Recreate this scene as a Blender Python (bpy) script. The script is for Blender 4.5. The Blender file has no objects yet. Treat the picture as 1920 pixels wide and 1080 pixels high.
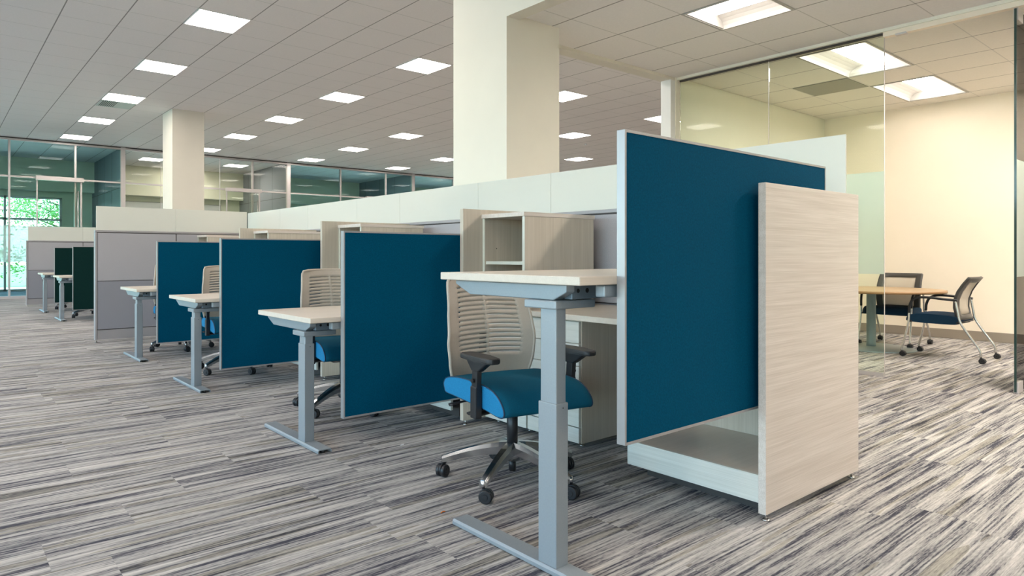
import bpy, bmesh, math, random
from mathutils import Vector, Matrix
random.seed(7)
R = math.radians
PI = math.pi
scene = bpy.context.scene
COL = scene.collection

# ------------------------------------------------------------------ camera, world, exposure
F_PX, CX, CY, YAW, EYE = 1236.5, 826.0, 478.1, R(37.6), 1.04
cam_d = bpy.data.cameras.new('camera')
cam = bpy.data.objects.new('camera', cam_d); COL.objects.link(cam)
cam.location = (0, 0, EYE); cam.rotation_euler = (R(90), 0, -YAW)
cam_d.sensor_width = 36.0; cam_d.lens = F_PX / 1920 * 36
cam_d.shift_x = (960 - CX) / 1920; cam_d.shift_y = -(540 - CY) / 1920
cam_d.clip_end = 200
scene.camera = cam
scene.view_settings.view_transform = 'Standard'
scene.view_settings.look = 'None'
scene.view_settings.gamma = 1
scene.view_settings.use_curve_mapping = False
scene.view_settings.exposure = 1.32
try:
    scene.cycles.use_denoising = True
    scene.cycles.max_bounces = 10
    scene.cycles.diffuse_bounces = 5
    scene.cycles.transparent_max_bounces = 24
    scene.cycles.sample_clamp_indirect = 8
    scene.cycles.caustics_refractive = False
    scene.cycles.caustics_reflective = False
except Exception:
    pass
LAMP = 10.5       # strength of the ceiling diffusers
LAMP_C = (1.0, 0.90, 0.82)
world = bpy.data.worlds.new('sky'); scene.world = world
world.use_nodes = True
wn = world.node_tree.nodes; wl = world.node_tree.links
sky = wn.new('ShaderNodeTexSky'); sky.sky_type = 'NISHITA'
sky.sun_disc = False; sky.sun_elevation = R(48); sky.sun_rotation = R(200)
sky.air_density = 1.0; sky.dust_density = 0.6; sky.ozone_density = 1.5
skymix = wn.new('ShaderNodeMix'); skymix.data_type = 'RGBA'; skymix.inputs[0].default_value = .55
wl.new(sky.outputs[0], skymix.inputs[6]); skymix.inputs[7].default_value = (1.15, 1.95, 2.6, 1)      # thin bright cloud over the blue
wl.new(skymix.outputs[2], wn['Background'].inputs[0]); wn['Background'].inputs[1].default_value = 1.0

sun_d = bpy.data.lights.new('sun', 'SUN'); sun_d.energy = 7.0; sun_d.angle = R(1.5); sun_d.color = (1, .96, .88)
sun = bpy.data.objects.new('sun', sun_d); COL.objects.link(sun)
sun.rotation_euler = Vector((.25, .55, 1.0)).to_track_quat('Z', 'Y').to_euler()      # high, from beyond the far windows

# ------------------------------------------------------------------ materials
def mat(name):
    m = bpy.data.materials.new(name); m.use_nodes = True
    return m, m.node_tree.nodes, m.node_tree.links, m.node_tree.nodes['Principled BSDF']

def plain(name, col, rough=0.5, metal=0.0, spec=0.5, noise=None, bump=None, sheen=0):
    m, n, l, b = mat(name)
    b.inputs['Base Color'].default_value = (*col, 1); b.inputs['Roughness'].default_value = rough
    b.inputs['Metallic'].default_value = metal; b.inputs['Specular IOR Level'].default_value = spec
    if sheen: b.inputs['Sheen Weight'].default_value = sheen
    tc = n.new('ShaderNodeTexCoord')
    if noise:
        t = n.new('ShaderNodeTexNoise'); t.inputs['Scale'].default_value = noise[0]; t.inputs['Detail'].default_value = 3
        l.new(tc.outputs['Object'], t.inputs['Vector'])
        r = n.new('ShaderNodeMapRange'); r.inputs[1].default_value = .3; r.inputs[2].default_value = .7
        r.inputs[3].default_value = 1 - noise[1]; r.inputs[4].default_value = 1 + noise[1]
        l.new(t.outputs['Fac'], r.inputs[0])
        mx = n.new('ShaderNodeVectorMath'); mx.operation = 'SCALE'; mx.inputs[0].default_value = col
        l.new(r.outputs[0], mx.inputs['Scale']); l.new(mx.outputs[0], b.inputs['Base Color'])
        if bump:
            bp = n.new('ShaderNodeBump'); bp.inputs['Strength'].default_value = bump; bp.inputs['Distance'].default_value = .002
            l.new(t.outputs['Fac'], bp.inputs['Height']); l.new(bp.outputs[0], b.inputs['Normal'])
    return m

def math_n(n, l, op, a, b=None, c=None):
    x = n.new('ShaderNodeMath'); x.operation = op
    for i, v in enumerate((a, b, c)):
        if v is None: continue
        if isinstance(v, (int, float)): x.inputs[i].default_value = v
        else: l.new(v, x.inputs[i])
    return x.outputs[0]

def laminate(name, c1, c2, axis, rough=.42):
    """light wood-look laminate; the grain runs along the local axis"""
    m, n, l, b = mat(name)
    tc = n.new('ShaderNodeTexCoord'); mp = n.new('ShaderNodeMapping')
    s = [260.0, 260.0, 260.0]; s[axis] = 3.0
    mp.inputs['Scale'].default_value = s
    l.new(tc.outputs['Object'], mp.inputs['Vector'])
    t = n.new('ShaderNodeTexNoise'); t.inputs['Scale'].default_value = 1; t.inputs['Detail'].default_value = 3
    l.new(mp.outputs[0], t.inputs['Vector'])
    s2 = [45.0, 45.0, 45.0]; s2[axis] = 1.0
    mp2 = n.new('ShaderNodeMapping'); mp2.inputs['Scale'].default_value = s2
    l.new(tc.outputs['Object'], mp2.inputs['Vector'])
    t2 = n.new('ShaderNodeTexNoise'); t2.inputs['Scale'].default_value = 1; t2.inputs['Detail'].default_value = 2
    l.new(mp2.outputs[0], t2.inputs['Vector'])
    f = math_n(n, l, 'MULTIPLY_ADD', t.outputs['Fac'], .6, 0.0)
    f = math_n(n, l, 'MULTIPLY_ADD', t2.outputs['Fac'], .4, f)
    r = n.new('ShaderNodeValToRGB')
    r.color_ramp.elements[0].position = .36; r.color_ramp.elements[0].color = (*c1, 1)
    r.color_ramp.elements[1].position = .62; r.color_ramp.elements[1].color = (*c2, 1)
    l.new(f, r.inputs[0]); l.new(r.outputs[0], b.inputs['Base Color'])
    b.inputs['Roughness'].default_value = rough; b.inputs['Specular IOR Level'].default_value = .35
    return m

def glass(name, tint, refl=1.0):
    m = bpy.data.materials.new(name); m.use_nodes = True
    n = m.node_tree.nodes; l = m.node_tree.links; n.clear()
    o = n.new('ShaderNodeOutputMaterial'); mx = n.new('ShaderNodeMixShader')
    fr = n.new('ShaderNodeFresnel'); fr.inputs[0].default_value = 1.0 + .5 * refl
    tr = n.new('ShaderNodeBsdfTransparent'); tr.inputs[0].default_value = (*tint, 1)
    gl = n.new('ShaderNodeBsdfGlossy'); gl.inputs['Roughness'].default_value = 0.0
    l.new(fr.outputs[0], mx.inputs[0]); l.new(tr.outputs[0], mx.inputs[1]); l.new(gl.outputs[0], mx.inputs[2])
    l.new(mx.outputs[0], o.inputs[0])
    return m

def frosted(name, col, translucency=.45, see=.0):
    m = bpy.data.materials.new(name); m.use_nodes = True
    n = m.node_tree.nodes; l = m.node_tree.links; b = n['Principled BSDF']; o = n['Material Output']
    b.inputs['Base Color'].default_value = (*col, 1); b.inputs['Roughness'].default_value = .35
    t = n.new('ShaderNodeBsdfTranslucent'); t.inputs[0].default_value = (*col, 1)
    mx = n.new('ShaderNodeMixShader'); mx.inputs[0].default_value = translucency
    l.new(b.outputs[0], mx.inputs[1]); l.new(t.outputs[0], mx.inputs[2])
    out = mx
    if see:
        tr = n.new('ShaderNodeBsdfTransparent'); tr.inputs[0].default_value = (.9, 1, .95, 1)
        m2 = n.new('ShaderNodeMixShader'); m2.inputs[0].default_value = see
        l.new(mx.outputs[0], m2.inputs[1]); l.new(tr.outputs[0], m2.inputs[2]); out = m2
    l.new(out.outputs[0], o.inputs[0])
    return m

def emitter(name, col, strength):
    m = bpy.data.materials.new(name); m.use_nodes = True
    n = m.node_tree.nodes; l = m.node_tree.links; n.clear()
    o = n.new('ShaderNodeOutputMaterial'); e = n.new('ShaderNodeEmission')
    e.inputs[0].default_value = (*col, 1); e.inputs[1].default_value = strength
    l.new(e.outputs[0], o.inputs[0])
    return m

def ceiling_mat(name, ox, oy, t=0.6096, tile=(.84, .795, .77)):
    """acoustic tiles in a narrow suspension grid, in metres"""
    m, n, l, b = mat(name)
    tc = n.new('ShaderNodeTexCoord'); sp = n.new('ShaderNodeSeparateXYZ'); l.new(tc.outputs['Object'], sp.inputs[0])
    def line(out, off, w):
        a = math_n(n, l, 'SUBTRACT', out, off); a = math_n(n, l, 'DIVIDE', a, t)
        a = math_n(n, l, 'FRACT', a); a = math_n(n, l, 'SUBTRACT', a, .5); a = math_n(n, l, 'ABSOLUTE', a)
        return math_n(n, l, 'GREATER_THAN', a, .5 - w)
    lx = line(sp.outputs[0], ox, .011); ly = line(sp.outputs[1], oy, .007)
    t1 = n.new('ShaderNodeTexNoise'); t1.inputs['Scale'].default_value = 60; t1.inputs['Detail'].default_value = 3
    l.new(tc.outputs['Object'], t1.inputs['Vector'])
    cr = n.new('ShaderNodeValToRGB'); e = cr.color_ramp.elements
    e[0].position = .3; e[0].color = tuple(c * .96 for c in tile) + (1,); e[1].position = .7; e[1].color = (*tile, 1)
    l.new(t1.outputs['Fac'], cr.inputs[0])
    m1 = n.new('ShaderNodeMix'); m1.data_type = 'RGBA'; l.new(ly, m1.inputs[0]); l.new(cr.outputs[0], m1.inputs[6])
    m1.inputs[7].default_value = (.60, .575, .54, 1)
    m2 = n.new('ShaderNodeMix'); m2.data_type = 'RGBA'; l.new(lx, m2.inputs[0]); l.new(m1.outputs[2], m2.inputs[6])
    m2.inputs[7].default_value = (.33, .31, .29, 1)
    l.new(m2.outputs[2], b.inputs['Base Color']); b.inputs['Roughness'].default_value = .9
    b.inputs['Specular IOR Level'].default_value = .1
    return m

def carpet_mat():
    m, n, l, b = mat('striated plank carpet')
    tc = n.new('ShaderNodeTexCoord'); sp = n.new('ShaderNodeSeparateXYZ'); l.new(tc.outputs['Object'], sp.inputs[0])
    X, Y = sp.outputs[0], sp.outputs[1]
    row = math_n(n, l, 'FLOOR', math_n(n, l, 'DIVIDE', Y, .25))
    wr = n.new('ShaderNodeTexWhiteNoise'); wr.noise_dimensions = '1D'; l.new(row, wr.inputs['W'])
    xo = math_n(n, l, 'ADD', X, wr.outputs['Value'])
    col = math_n(n, l, 'FLOOR', xo)
    cm = n.new('ShaderNodeCombineXYZ'); l.new(row, cm.inputs[0]); l.new(col, cm.inputs[1])
    wc = n.new('ShaderNodeTexWhiteNoise'); wc.noise_dimensions = '3D'; l.new(cm.outputs[0], wc.inputs['Vector'])
    off = math_n(n, l, 'MULTIPLY', wc.outputs['Value'], 57.0)
    def streak(sx, sy, k, det=2, rough=.5):
        c = n.new('ShaderNodeCombineXYZ')
        l.new(math_n(n, l, 'MULTIPLY', X, sx), c.inputs[0])
        l.new(math_n(n, l, 'MULTIPLY', Y, sy), c.inputs[1])
        l.new(math_n(n, l, 'MULTIPLY', off, k), c.inputs[2])
        t = n.new('ShaderNodeTexNoise'); t.inputs['Scale'].default_value = 1; t.inputs['Detail'].default_value = det
        t.inputs['Roughness'].default_value = rough
        l.new(c.outputs[0], t.inputs['Vector']); return t.outputs['Fac']
    a = streak(1.2, 32, 1.0, 2); bb = streak(2.8, 125, 2.1, 3, .6); c3 = streak(34, 260, 3.3, 1)
    # broad bands and fine yarn lines
    v = math_n(n, l, 'MULTIPLY_ADD', a, .95, -.29)
    v = math_n(n, l, 'MULTIPLY_ADD', bb, 1.0, math_n(n, l, 'ADD', v, -.355))
    v = math_n(n, l, 'MULTIPLY_ADD', c3, .34, math_n(n, l, 'ADD', v, -.04))
    cr = n.new('ShaderNodeValToRGB'); els = cr.color_ramp.elements
    els[0].position = .22; els[0].color = (.055, .055, .072, 1)
    els[1].position = .78; els[1].color = (.60, .565, .53, 1)
    for p, cc in ((.32, (.13, .127, .14)), (.40, (.26, .25, .245)), (.50, (.37, .352, .335)), (.62, (.47, .445, .42))):
        e = els.new(p); e.color = (*cc, 1)
    l.new(v, cr.inputs[0])
    # a yarn of another hue in places
    t4 = streak(.9, 17, 5.7, 1)
    g = math_n(n, l, 'GREATER_THAN', t4, .60)
    hue = n.new('ShaderNodeMix'); hue.data_type = 'RGBA'; hue.blend_type = 'MULTIPLY'
    l.new(math_n(n, l, 'MULTIPLY', g, .75), hue.inputs[0]); l.new(cr.outputs[0], hue.inputs[6])
    hue.inputs[7].default_value = (.70, .68, .60, 1)
    l.new(hue.outputs[2], b.inputs['Base Color'])
    b.inputs['Roughness'].default_value = .95; b.inputs['Specular IOR Level'].default_value = .08
    bp = n.new('ShaderNodeBump'); bp.inputs['Strength'].default_value = .5; bp.inputs['Distance'].default_value = .003
    l.new(c3, bp.inputs['Height']); l.new(bp.outputs[0], b.inputs['Normal'])
    return m

def mesh_fabric(name, col, see):
    m = bpy.data.materials.new(name); m.use_nodes = True
    n = m.node_tree.nodes; l = m.node_tree.links; b = n['Principled BSDF']; o = n['Material Output']
    b.inputs['Base Color'].default_value = (*col, 1); b.inputs['Roughness'].default_value = .8
    tr = n.new('ShaderNodeBsdfTransparent'); mx = n.new('ShaderNodeMixShader'); mx.inputs[0].default_value = see
    l.new(b.outputs[0], mx.inputs[1]); l.new(tr.outputs[0], mx.inputs[2]); l.new(mx.outputs[0], o.inputs[0])
    return m

M = {}
M['carpet'] = carpet_mat()
M['ceil'] = ceiling_mat('ceiling tiles', 2.690 - .3048, 7.865 - .3048)
M['ceil_front'] = ceiling_mat('front ceiling tiles', 4.734, 3.0, tile=(.84, .805, .775))
M['ceil_meet'] = ceiling_mat('meeting room ceiling tiles', 6.63, 2.96, tile=(.78, .74, .68))
M['cream'] = plain('cream wall paint', (.74, .695, .60), .75, noise=(3, .015), spec=.2)
M['cream_y'] = plain('pale yellow wall paint', (.83, .80, .68), .75, noise=(3, .012), spec=.2)
M['warm_wall'] = plain('warm cream wall paint', (.86, .765, .635), .75, noise=(3, .012), spec=.2)
M['white'] = plain('white paint', (.8, .79, .76), .6)
M['office_wall'] = plain('office wall paint', (.80, .78, .62), .8, noise=(3, .015), spec=.2)
M['grey_wall'] = plain('grey wall panel', (.26, .27, .29), .6, noise=(4, .03))
M['base'] = plain('taupe rubber base', (.27, .225, .18), .6)
M['alu'] = plain('clear anodised aluminium', (.58, .54, .52), .4, metal=.35)
M['reveal'] = plain('dark reveal', (.05, .04, .035), .6)
M['lam_v'] = laminate('light laminate, upright grain', (.50, .43, .34), (.59, .515, .42), 2)
M['lam_x'] = laminate('light laminate, level grain', (.545, .465, .395), (.685, .605, .535), 0)
M['lam_y'] = laminate('light laminate, grain along shelf', (.57, .55, .48), (.67, .65, .58), 1)
M['lam_top'] = laminate('light laminate worktop', (.58, .505, .42), (.64, .565, .475), 0, .35)
M['lam_edge'] = plain('laminate edge band', (.62, .61, .52), .45, noise=(20, .03))
M['silver'] = plain('silver powder coat', (.28, .312, .332), .38, metal=.25, noise=(180, .03))
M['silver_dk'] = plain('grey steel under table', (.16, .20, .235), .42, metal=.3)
M['screen_blue'] = plain('teal blue screen fabric', (.0, .058, .114), .9, noise=(160, .16), bump=.2, spec=.04)
M['screen_green'] = plain('dark green screen fabric', (.002, .020, .018), .9, noise=(160, .16), bump=.2, spec=.12)
M['alu_trim'] = plain('silver screen edge trim', (.36, .35, .345), .35, metal=.4)
M['fab_light'] = plain('light grey panel fabric', (.37, .355, .365), .9, noise=(220, .09), bump=.3, spec=.1)
M['fab_dark'] = plain('mid grey panel fabric', (.255, .25, .275), .9, noise=(220, .10), bump=.3, spec=.1)
M['rail'] = plain('grey partition rail', (.33, .31, .31), .45, metal=.15)
M['frost'] = frosted('frosted glass', (.77, .765, .70), .35)
M['glass'] = glass('pale green glass', (.945, .985, .94), .35)
M['glass_edge'] = plain('polished dark glass edge', (.02, .045, .04), .15)
M['glass_teal'] = glass('teal glass', (.80, .95, .96), .3)
M['glass_office'] = glass('faint grey glass', (.93, .96, .93), .4)
M['glass_win'] = glass('window glass', (.94, .985, .99), .6)
M['band'] = frosted('frosted film', (.80, .86, .80), .5, .35)
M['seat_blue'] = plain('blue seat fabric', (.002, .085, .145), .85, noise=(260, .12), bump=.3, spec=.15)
M['seat_side_lit'] = plain('bright blue seat side fabric', (.012, .17, .34), .85, noise=(260, .12), bump=.3, spec=.2)  # same seat fabric, with daylight on the side put into its colour
M['piping'] = plain('dark blue piping', (.005, .03, .07), .6)
M['navy'] = plain('navy seat fabric', (.008, .032, .065), .85, noise=(260, .12), bump=.2, spec=.2)
M['beige'] = plain('beige slotted plastic', (.43, .365, .295), .5, noise=(90, .02))
M['black'] = plain('black plastic', (.012, .012, .014), .42)
M['black_s'] = plain('soft black arm pad', (.022, .02, .02), .5)
M['chrome'] = plain('polished aluminium', (.62, .63, .64), .22, metal=1.0)
M['tube'] = plain('satin chrome tube', (.62, .60, .57), .25, metal=.9)
M['chair_frame'] = plain('dark grey chair frame', (.045, .042, .039), .45)
M['mesh'] = mesh_fabric('beige chair mesh', (.52, .46, .38), .35)
M['maple'] = laminate('maple table top', (.36, .25, .14), (.44, .315, .185), 0)
M['maple_edge'] = plain('maple table edge', (.30, .165, .07), .5)
M['pole'] = plain('silver grey pole', (.27, .33, .34), .4, metal=.3)
M['lamp'] = emitter('lit diffuser', LAMP_C, LAMP)
M['lens'] = emitter('lit lens', (1.0, .92, .84), 8.5)
M['lens_unseen_boost'] = emitter('boosted unseen lens', (1.0, .91, .83), 42.0)  # for unseen lamps, boosted to make up for the dim visible lenses
M['lens_front_added'] = emitter('added front fill lens', (1.0, .90, .81), 105.0)  # for the added front lamps out of view
M['lens_front'] = emitter('lit front lens', (1.0, .93, .86), 9.0)
M['reflector'] = plain('satin reflector', (.42, .40, .37), .5)
M['fixture'] = plain('white fixture enamel', (.86, .85, .83), .35)
M['vent'] = plain('off-white vent metal', (.50, .56, .52), .5)
M['dark'] = plain('dark slot', (.01, .01, .01), .9)
M['return_tile'] = plain('perforated grey return tile', (.34, .33, .28), .8, noise=(300, .2))
M['leaf'] = plain('fresh green leaves', (.16, .34, .075), .6)
M['bark'] = plain('tree bark', (.10, .08, .055), .9, noise=(12, .3))
M['grass'] = plain('grass', (.10, .20, .05), .95, noise=(2, .3))
M['blue_scrap'] = plain('blue plastic scrap', (.02, .16, .75), .4)
M['orange_scrap'] = plain('orange scrap', (.7, .18, .02), .5)
M['white_scrap'] = plain('white scrap', (.8, .8, .82), .5)

# ------------------------------------------------------------------ mesh helpers
def box(bm, x0, x1, y0, y1, z0, z1, bev=0.0, seg=2, mi=0):
    vs = [bm.verts.new((x, y, z)) for z in (z0, z1) for y in (y0, y1) for x in (x0, x1)]
    q = [(0, 2, 3, 1), (4, 5, 7, 6), (0, 1, 5, 4), (2, 6, 7, 3), (0, 4, 6, 2), (1, 3, 7, 5)]
    fs = [bm.faces.new([vs[i] for i in f]) for f in q]
    for f in fs: f.material_index = mi
    if bev > 0:
        es = list({e for f in fs for e in f.edges})
        bmesh.ops.bevel(bm, geom=es, offset=bev, segments=seg, profile=.5, affect='EDGES', material=-1)

def ring_loft(bm, rings, close_ends=True, closed=False, smooth=True, mi=0):
    vr = [[bm.verts.new(p) for p in r] for r in rings]
    n = len(vr[0]); m = len(vr)
    for i in range(m if closed else m - 1):
        a, b = vr[i], vr[(i + 1) % m]
        for j in range(n):
            f = bm.faces.new((a[j], a[(j + 1) % n], b[(j + 1) % n], b[j])); f.smooth = smooth; f.material_index = mi
    if close_ends and not closed:
        f = bm.faces.new(list(reversed(vr[0]))); f.material_index = mi
        f = bm.faces.new(vr[-1]); f.material_index = mi

def cyl(bm, c0, c1, r0, r1=None, n=20, smooth=True, mi=0):
    r1 = r0 if r1 is None else r1
    tube(bm, [c0, c1], [r0, r1], n, smooth, mi)

def tube(bm, pts, rad, n=10, smooth=True, mi=0, flat=1.0):
    pts = [Vector(p) for p in pts]
    if isinstance(rad, (int, float)): rad = [rad] * len(pts)
    rings = []; up = None
    for i, p in enumerate(pts):
        d = (pts[min(i + 1, len(pts) - 1)] - pts[max(i - 1, 0)]).normalized()
        if up is None:
            up = Vector((0, 0, 1)) if abs(d.z) < .9 else Vector((1, 0, 0))
        s = d.cross(up)
        if s.length < 1e-4: s = d.cross(Vector((0, 1, 0)))
        s.normalize(); u = s.cross(d).normalized(); up = u
        rings.append([p + (s * math.cos(2 * PI * k / n) + u * math.sin(2 * PI * k / n) * flat) * rad[i] for k in range(n)])
    ring_loft(bm, rings, True, False, smooth, mi)

def spline(pts, k=6):
    """Catmull-Rom through pts"""
    P = [Vector(p) for p in pts]; P = [P[0] * 2 - P[1]] + P + [P[-1] * 2 - P[-2]]
    out = []
    for i in range(1, len(P) - 2):
        for s in range(k):
            t = s / k
            out.append(.5 * ((2 * P[i]) + (-P[i-1] + P[i+1]) * t + (2*P[i-1] - 5*P[i] + 4*P[i+1] - P[i+2]) * t*t
                             + (-P[i-1] + 3*P[i] - 3*P[i+1] + P[i+2]) * t**3))
    out.append(P[-2]); return out

def prism(bm, poly, axis, a0, a1, bev=0.0, mi=0):
    """extrude a 2-D polygon along an axis (0=x: poly is (y,z); 1=y: (x,z); 2=z: (x,y))"""
    def P(u, v, w):
        return ((w, u, v), (u, w, v), (u, v, w))[axis]
    A = [bm.verts.new(P(u, v, a0)) for u, v in poly]; B = [bm.verts.new(P(u, v, a1)) for u, v in poly]
    n = len(poly); fs = [bm.faces.new(A), bm.faces.new(list(reversed(B)))]
    for i in range(n): fs.append(bm.faces.new((A[i], B[i], B[(i + 1) % n], A[(i + 1) % n])))
    for f in fs: f.material_index = mi
    if bev:
        es = list({e for f in fs for e in f.edges})
        bmesh.ops.bevel(bm, geom=es, offset=bev, segments=2, profile=.5, affect='EDGES', material=-1)

def obj(name, bm, m, parent=None, loc=None, smooth=False):
    bmesh.ops.recalc_face_normals(bm, faces=bm.faces)
    me = bpy.data.meshes.new(name); bm.to_mesh(me); bm.free()
    for x in (m if isinstance(m, (list, tuple)) else [m]): me.materials.append(M[x])
    o = bpy.data.objects.new(name, me); COL.objects.link(o)
    if smooth:
        for p in me.polygons: p.use_smooth = True
    if parent: o.parent = parent
    if loc: o.location = loc
    return o

def B(name, m, parent, *dims, bev=0.0, loc=None):
    bm = bmesh.new(); box(bm, *dims, bev=bev); return obj(name, bm, m, parent, loc)

def thing(name, label, cat, loc=(0, 0, 0), rz=0, group=None):
    o = bpy.data.objects.new(name, None); COL.objects.link(o); o.empty_display_size = .1
    o.location = loc; o.rotation_euler = (0, 0, rz); o['label'] = label; o['category'] = cat
    if group: o['group'] = group
    return o

def tag(o, label, cat, group=None):
    o['label'] = label; o['category'] = cat
    if group: o['group'] = group
    return o

def struct(o, label=None):
    o['kind'] = 'structure'
    if label: o['label'] = label
    return o

def sroot(name, loc=(0, 0, 0), label=None):
    o = bpy.data.objects.new(name, None); COL.objects.link(o); o.location = loc
    return struct(o, label)

KIDS = {}
def copy_tree(o, parent=None):
    c = o.copy(); COL.objects.link(c)
    if parent: c.parent = parent
    for ch in [x for x in bpy.data.objects if x.parent == o and x is not c]:
        copy_tree(ch, c)
    return c

def dup(root, loc, rz, label, group=None):
    c = copy_tree(root); c.location = loc; c.rotation_euler = (0, 0, rz); c['label'] = label
    if group: c['group'] = group
    return c

# ------------------------------------------------------------------ shell
ZC = EYE + 2.789          # main ceiling 3.829
ZF = 2.962                # front and meeting room ceiling
XR, YB = 27.0, 18.55
XL, YN = -7.0, -6.0
XG = 6.44                 # glass wall of the meeting room
XM = 10.05                # far wall of the meeting room
YW = 4.11                 # header plane

f = B('floor', 'carpet', None, XL, XR, YN, 22.6, -.12, 0); struct(f, 'grey striated plank carpet floor')
def flat_ceiling(name, m, x0, x1, y0, y1, z, holes=(), th=.03):
    xs = sorted({x0, x1, *[h[0] for h in holes], *[h[1] for h in holes]})
    ys = sorted({y0, y1, *[h[2] for h in holes], *[h[3] for h in holes]})
    bm = bmesh.new()
    for i in range(len(xs) - 1):
        for j in range(len(ys) - 1):
            cx, cy = (xs[i] + xs[i+1]) / 2, (ys[j] + ys[j+1]) / 2
            if any(h[0] < cx < h[1] and h[2] < cy < h[3] for h in holes): continue
            box(bm, xs[i], xs[i+1], ys[j], ys[j+1], z, z + th)
    return struct(obj(name, bm, m))
flat_ceiling('ceiling', 'ceil', XL, XR, YN, YB, ZC)
T = .6096
front_lights = [(4.736, 2.392), (4.736, -.05), (4.736, -2.49)]
meet_lights = [(6.64, 2.358), (8.468, 2.358), (6.64, -.08), (8.468, -.08)]
flat_ceiling('ceiling_front', 'ceil_front', 3.74, XG - .02, YN, YW, ZF, [(x, x + T, y, y + T) for x, y in front_lights])
flat_ceiling('ceiling_meeting', 'ceil_meet', XG + .02, XM, YN, YW - .02, ZF, [(x, x + 2 * T, y, y + T) for x, y in meet_lights])
struct(B('roof_sky_block', 'white', None, XL - .3, XR + .3, YN - .3, 23.0, 4.25, 4.45)).name = 'ceiling_sky_block'  # unseen slab added to stop sky light leaking in above the ceilings

# walls
struct(B('wall_near', 'cream', None, XL, XR, YN - .15, YN, 0, 4.25))
struct(B('wall_right', 'cream', None, XR, XR + .15, YN, 22.6, 0, 4.25))
struct(B('wall_far_right', 'cream', None, 17.72, XR, YB, YB + .15, 0, 4.25))
# left window wall: sills, heads and mullions with big panes between
bm = bmesh.new()
box(bm, XL - .15, XL, YN, 22.6, 0, .35); box(bm, XL - .15, XL, YN, 22.6, 3.3, 4.25)
for k in range(9):
    y = YN + k * (22.6 - YN) / 8
    box(bm, XL - .15, XL, y - .12, y + .12, .35, 3.3)
struct(obj('wall_left', bm, 'cream'))
for k in range(8):
    y0 = YN + k * (22.6 - YN) / 8 + .12; y1 = YN + (k + 1) * (22.6 - YN) / 8 - .12
    w = sroot('window_left', label='tall window in the left wall, beyond the frame')
    bm = bmesh.new()
    for a, b_ in ((y0, y0 + .05), ((y0 + y1) / 2 - .025, (y0 + y1) / 2 + .025), (y1 - .05, y1)): box(bm, XL - .12, XL - .04, a, b_, .35, 3.3)
    for a, b_ in ((.35, .4), (1.9, 1.95), (3.25, 3.3)): box(bm, XL - .12, XL - .04, y0, y1, a, b_)
    obj('window_frame', bm, 'alu', w)
    B('pane', 'glass_win', w, XL - .085, XL - .075, y0, y1, .35, 3.3)
    pl = bpy.data.lights.new('window_portal', 'AREA'); pl.shape = 'RECTANGLE'; pl.size = y1 - y0; pl.size_y = 2.95
    pl.cycles.is_portal = True
    po = bpy.data.objects.new('window_portal', pl); COL.objects.link(po)
    po.location = (XL - .05, (y0 + y1) / 2, 1.82); po.rotation_euler = (R(90), 0, R(-90))

# meeting room walls
struct(B('wall_meeting_side', 'cream_y', None, 6.37, XM + .15, YW - .01, YW + .13, 0, ZC))
struct(B('wall_meeting_post', 'white', None, 6.29, 6.37, YW, YW + .12, 0, 2.93))
struct(B('wall_meeting_far', 'warm_wall', None, XM, XM + .15, YN, YW - .01, 0, ZC))
struct(B('baseboard_meeting_far', 'base', None, XM - .012, XM, YN, YW - .022, 0.004, .115))
struct(B('baseboard_meeting_side', 'base', None, XG + .05, XM - .012, YW - .022, YW - .01, 0.004, .115))
# columns, bulkhead, header
struct(B('wall_column_near', 'cream', None, 3.60, 4.21, 3.817, 4.49, 0, ZC), 'large square cream column rising behind the frosted glass')
struct(B('wall_column_far', 'cream', None, 3.615, 4.215, 13.06, 13.72, 0, ZC), 'slimmer-looking far cream column before the glazed offices')
struct(B('trim_bulkhead', 'cream', None, 3.60, 3.74, YN, 3.817, 2.93, ZC))
bm = bmesh.new(); box(bm, 4.21, 6.37, YW, YW + .13, 2.93, ZC)
struct(obj('trim_header', bm, 'cream'))
struct(B('trim_glass_head', 'cream_y', None, XG - .05, XG + .05, YN, YW - .01, 2.935, ZC))

# frameless glass wall of the meeting room
def glass_panel(name, y0, y1, label):
    w = sroot(name, label=label)
    B('pane', 'glass', w, XG - .006, XG + .006, y0, y1, .03, 2.928)
    B('frosted_band', 'band', w, XG - .0075, XG + .0075, y0 + .001, y1 - .001, .876, 1.755)
    B('bottom_rail', 'alu', w, XG - .02, XG + .02, y0, y1, .0, .032)
    B('top_gasket', 'reveal', w, XG - .014, XG + .014, y0, y1, 2.918, 2.935)
    bm = bmesh.new(); box(bm, XG - .0065, XG + .0065, y0 - .0025, y0 + .0005, .032, 2.918)
    obj('glass_edge', bm, 'alu', w)
    return w
glass_panel('window_1', 3.134, 4.09, 'fixed clear glass panel nearest the pale yellow side wall')
glass_panel('window_2', 2.150, 3.128, 'fixed clear glass panel ending at the meeting room doorway')
glass_panel('window_3', -.6, 1.17, 'fixed glass panel beyond the open door')
struct(B('trim_door_head', 'warm_wall', None, XG - .03, XG + .03, 1.17, 2.15, 2.895, 2.935))
bm = bmesh.new(); box(bm, XG - .033, XG + .012, 1.98, 2.06, 2.885, 2.90); struct(obj('trim_door_strike', bm, 'alu'))
# open glass door standing into the room
d = sroot('door_1', (XG - .02, 1.285, 0), 'clear frameless glass door standing open into the meeting room')
B('door_leaf', 'glass', d, 0, .88, -.006, .006, .012, 2.885)
B('door_edge', 'glass_edge', d, -.0035, .0005, -.0075, .0075, .012, 2.885)
B('frosted_band', 'band', d, .001, .879, -.0075, .0075, .876, 1.755)
B('bottom_patch', 'alu', d, .012, .16, -.014, .014, .003, .085)
B('top_patch', 'alu', d, .012, .16, -.014, .014, 2.80, 2.892)

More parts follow.
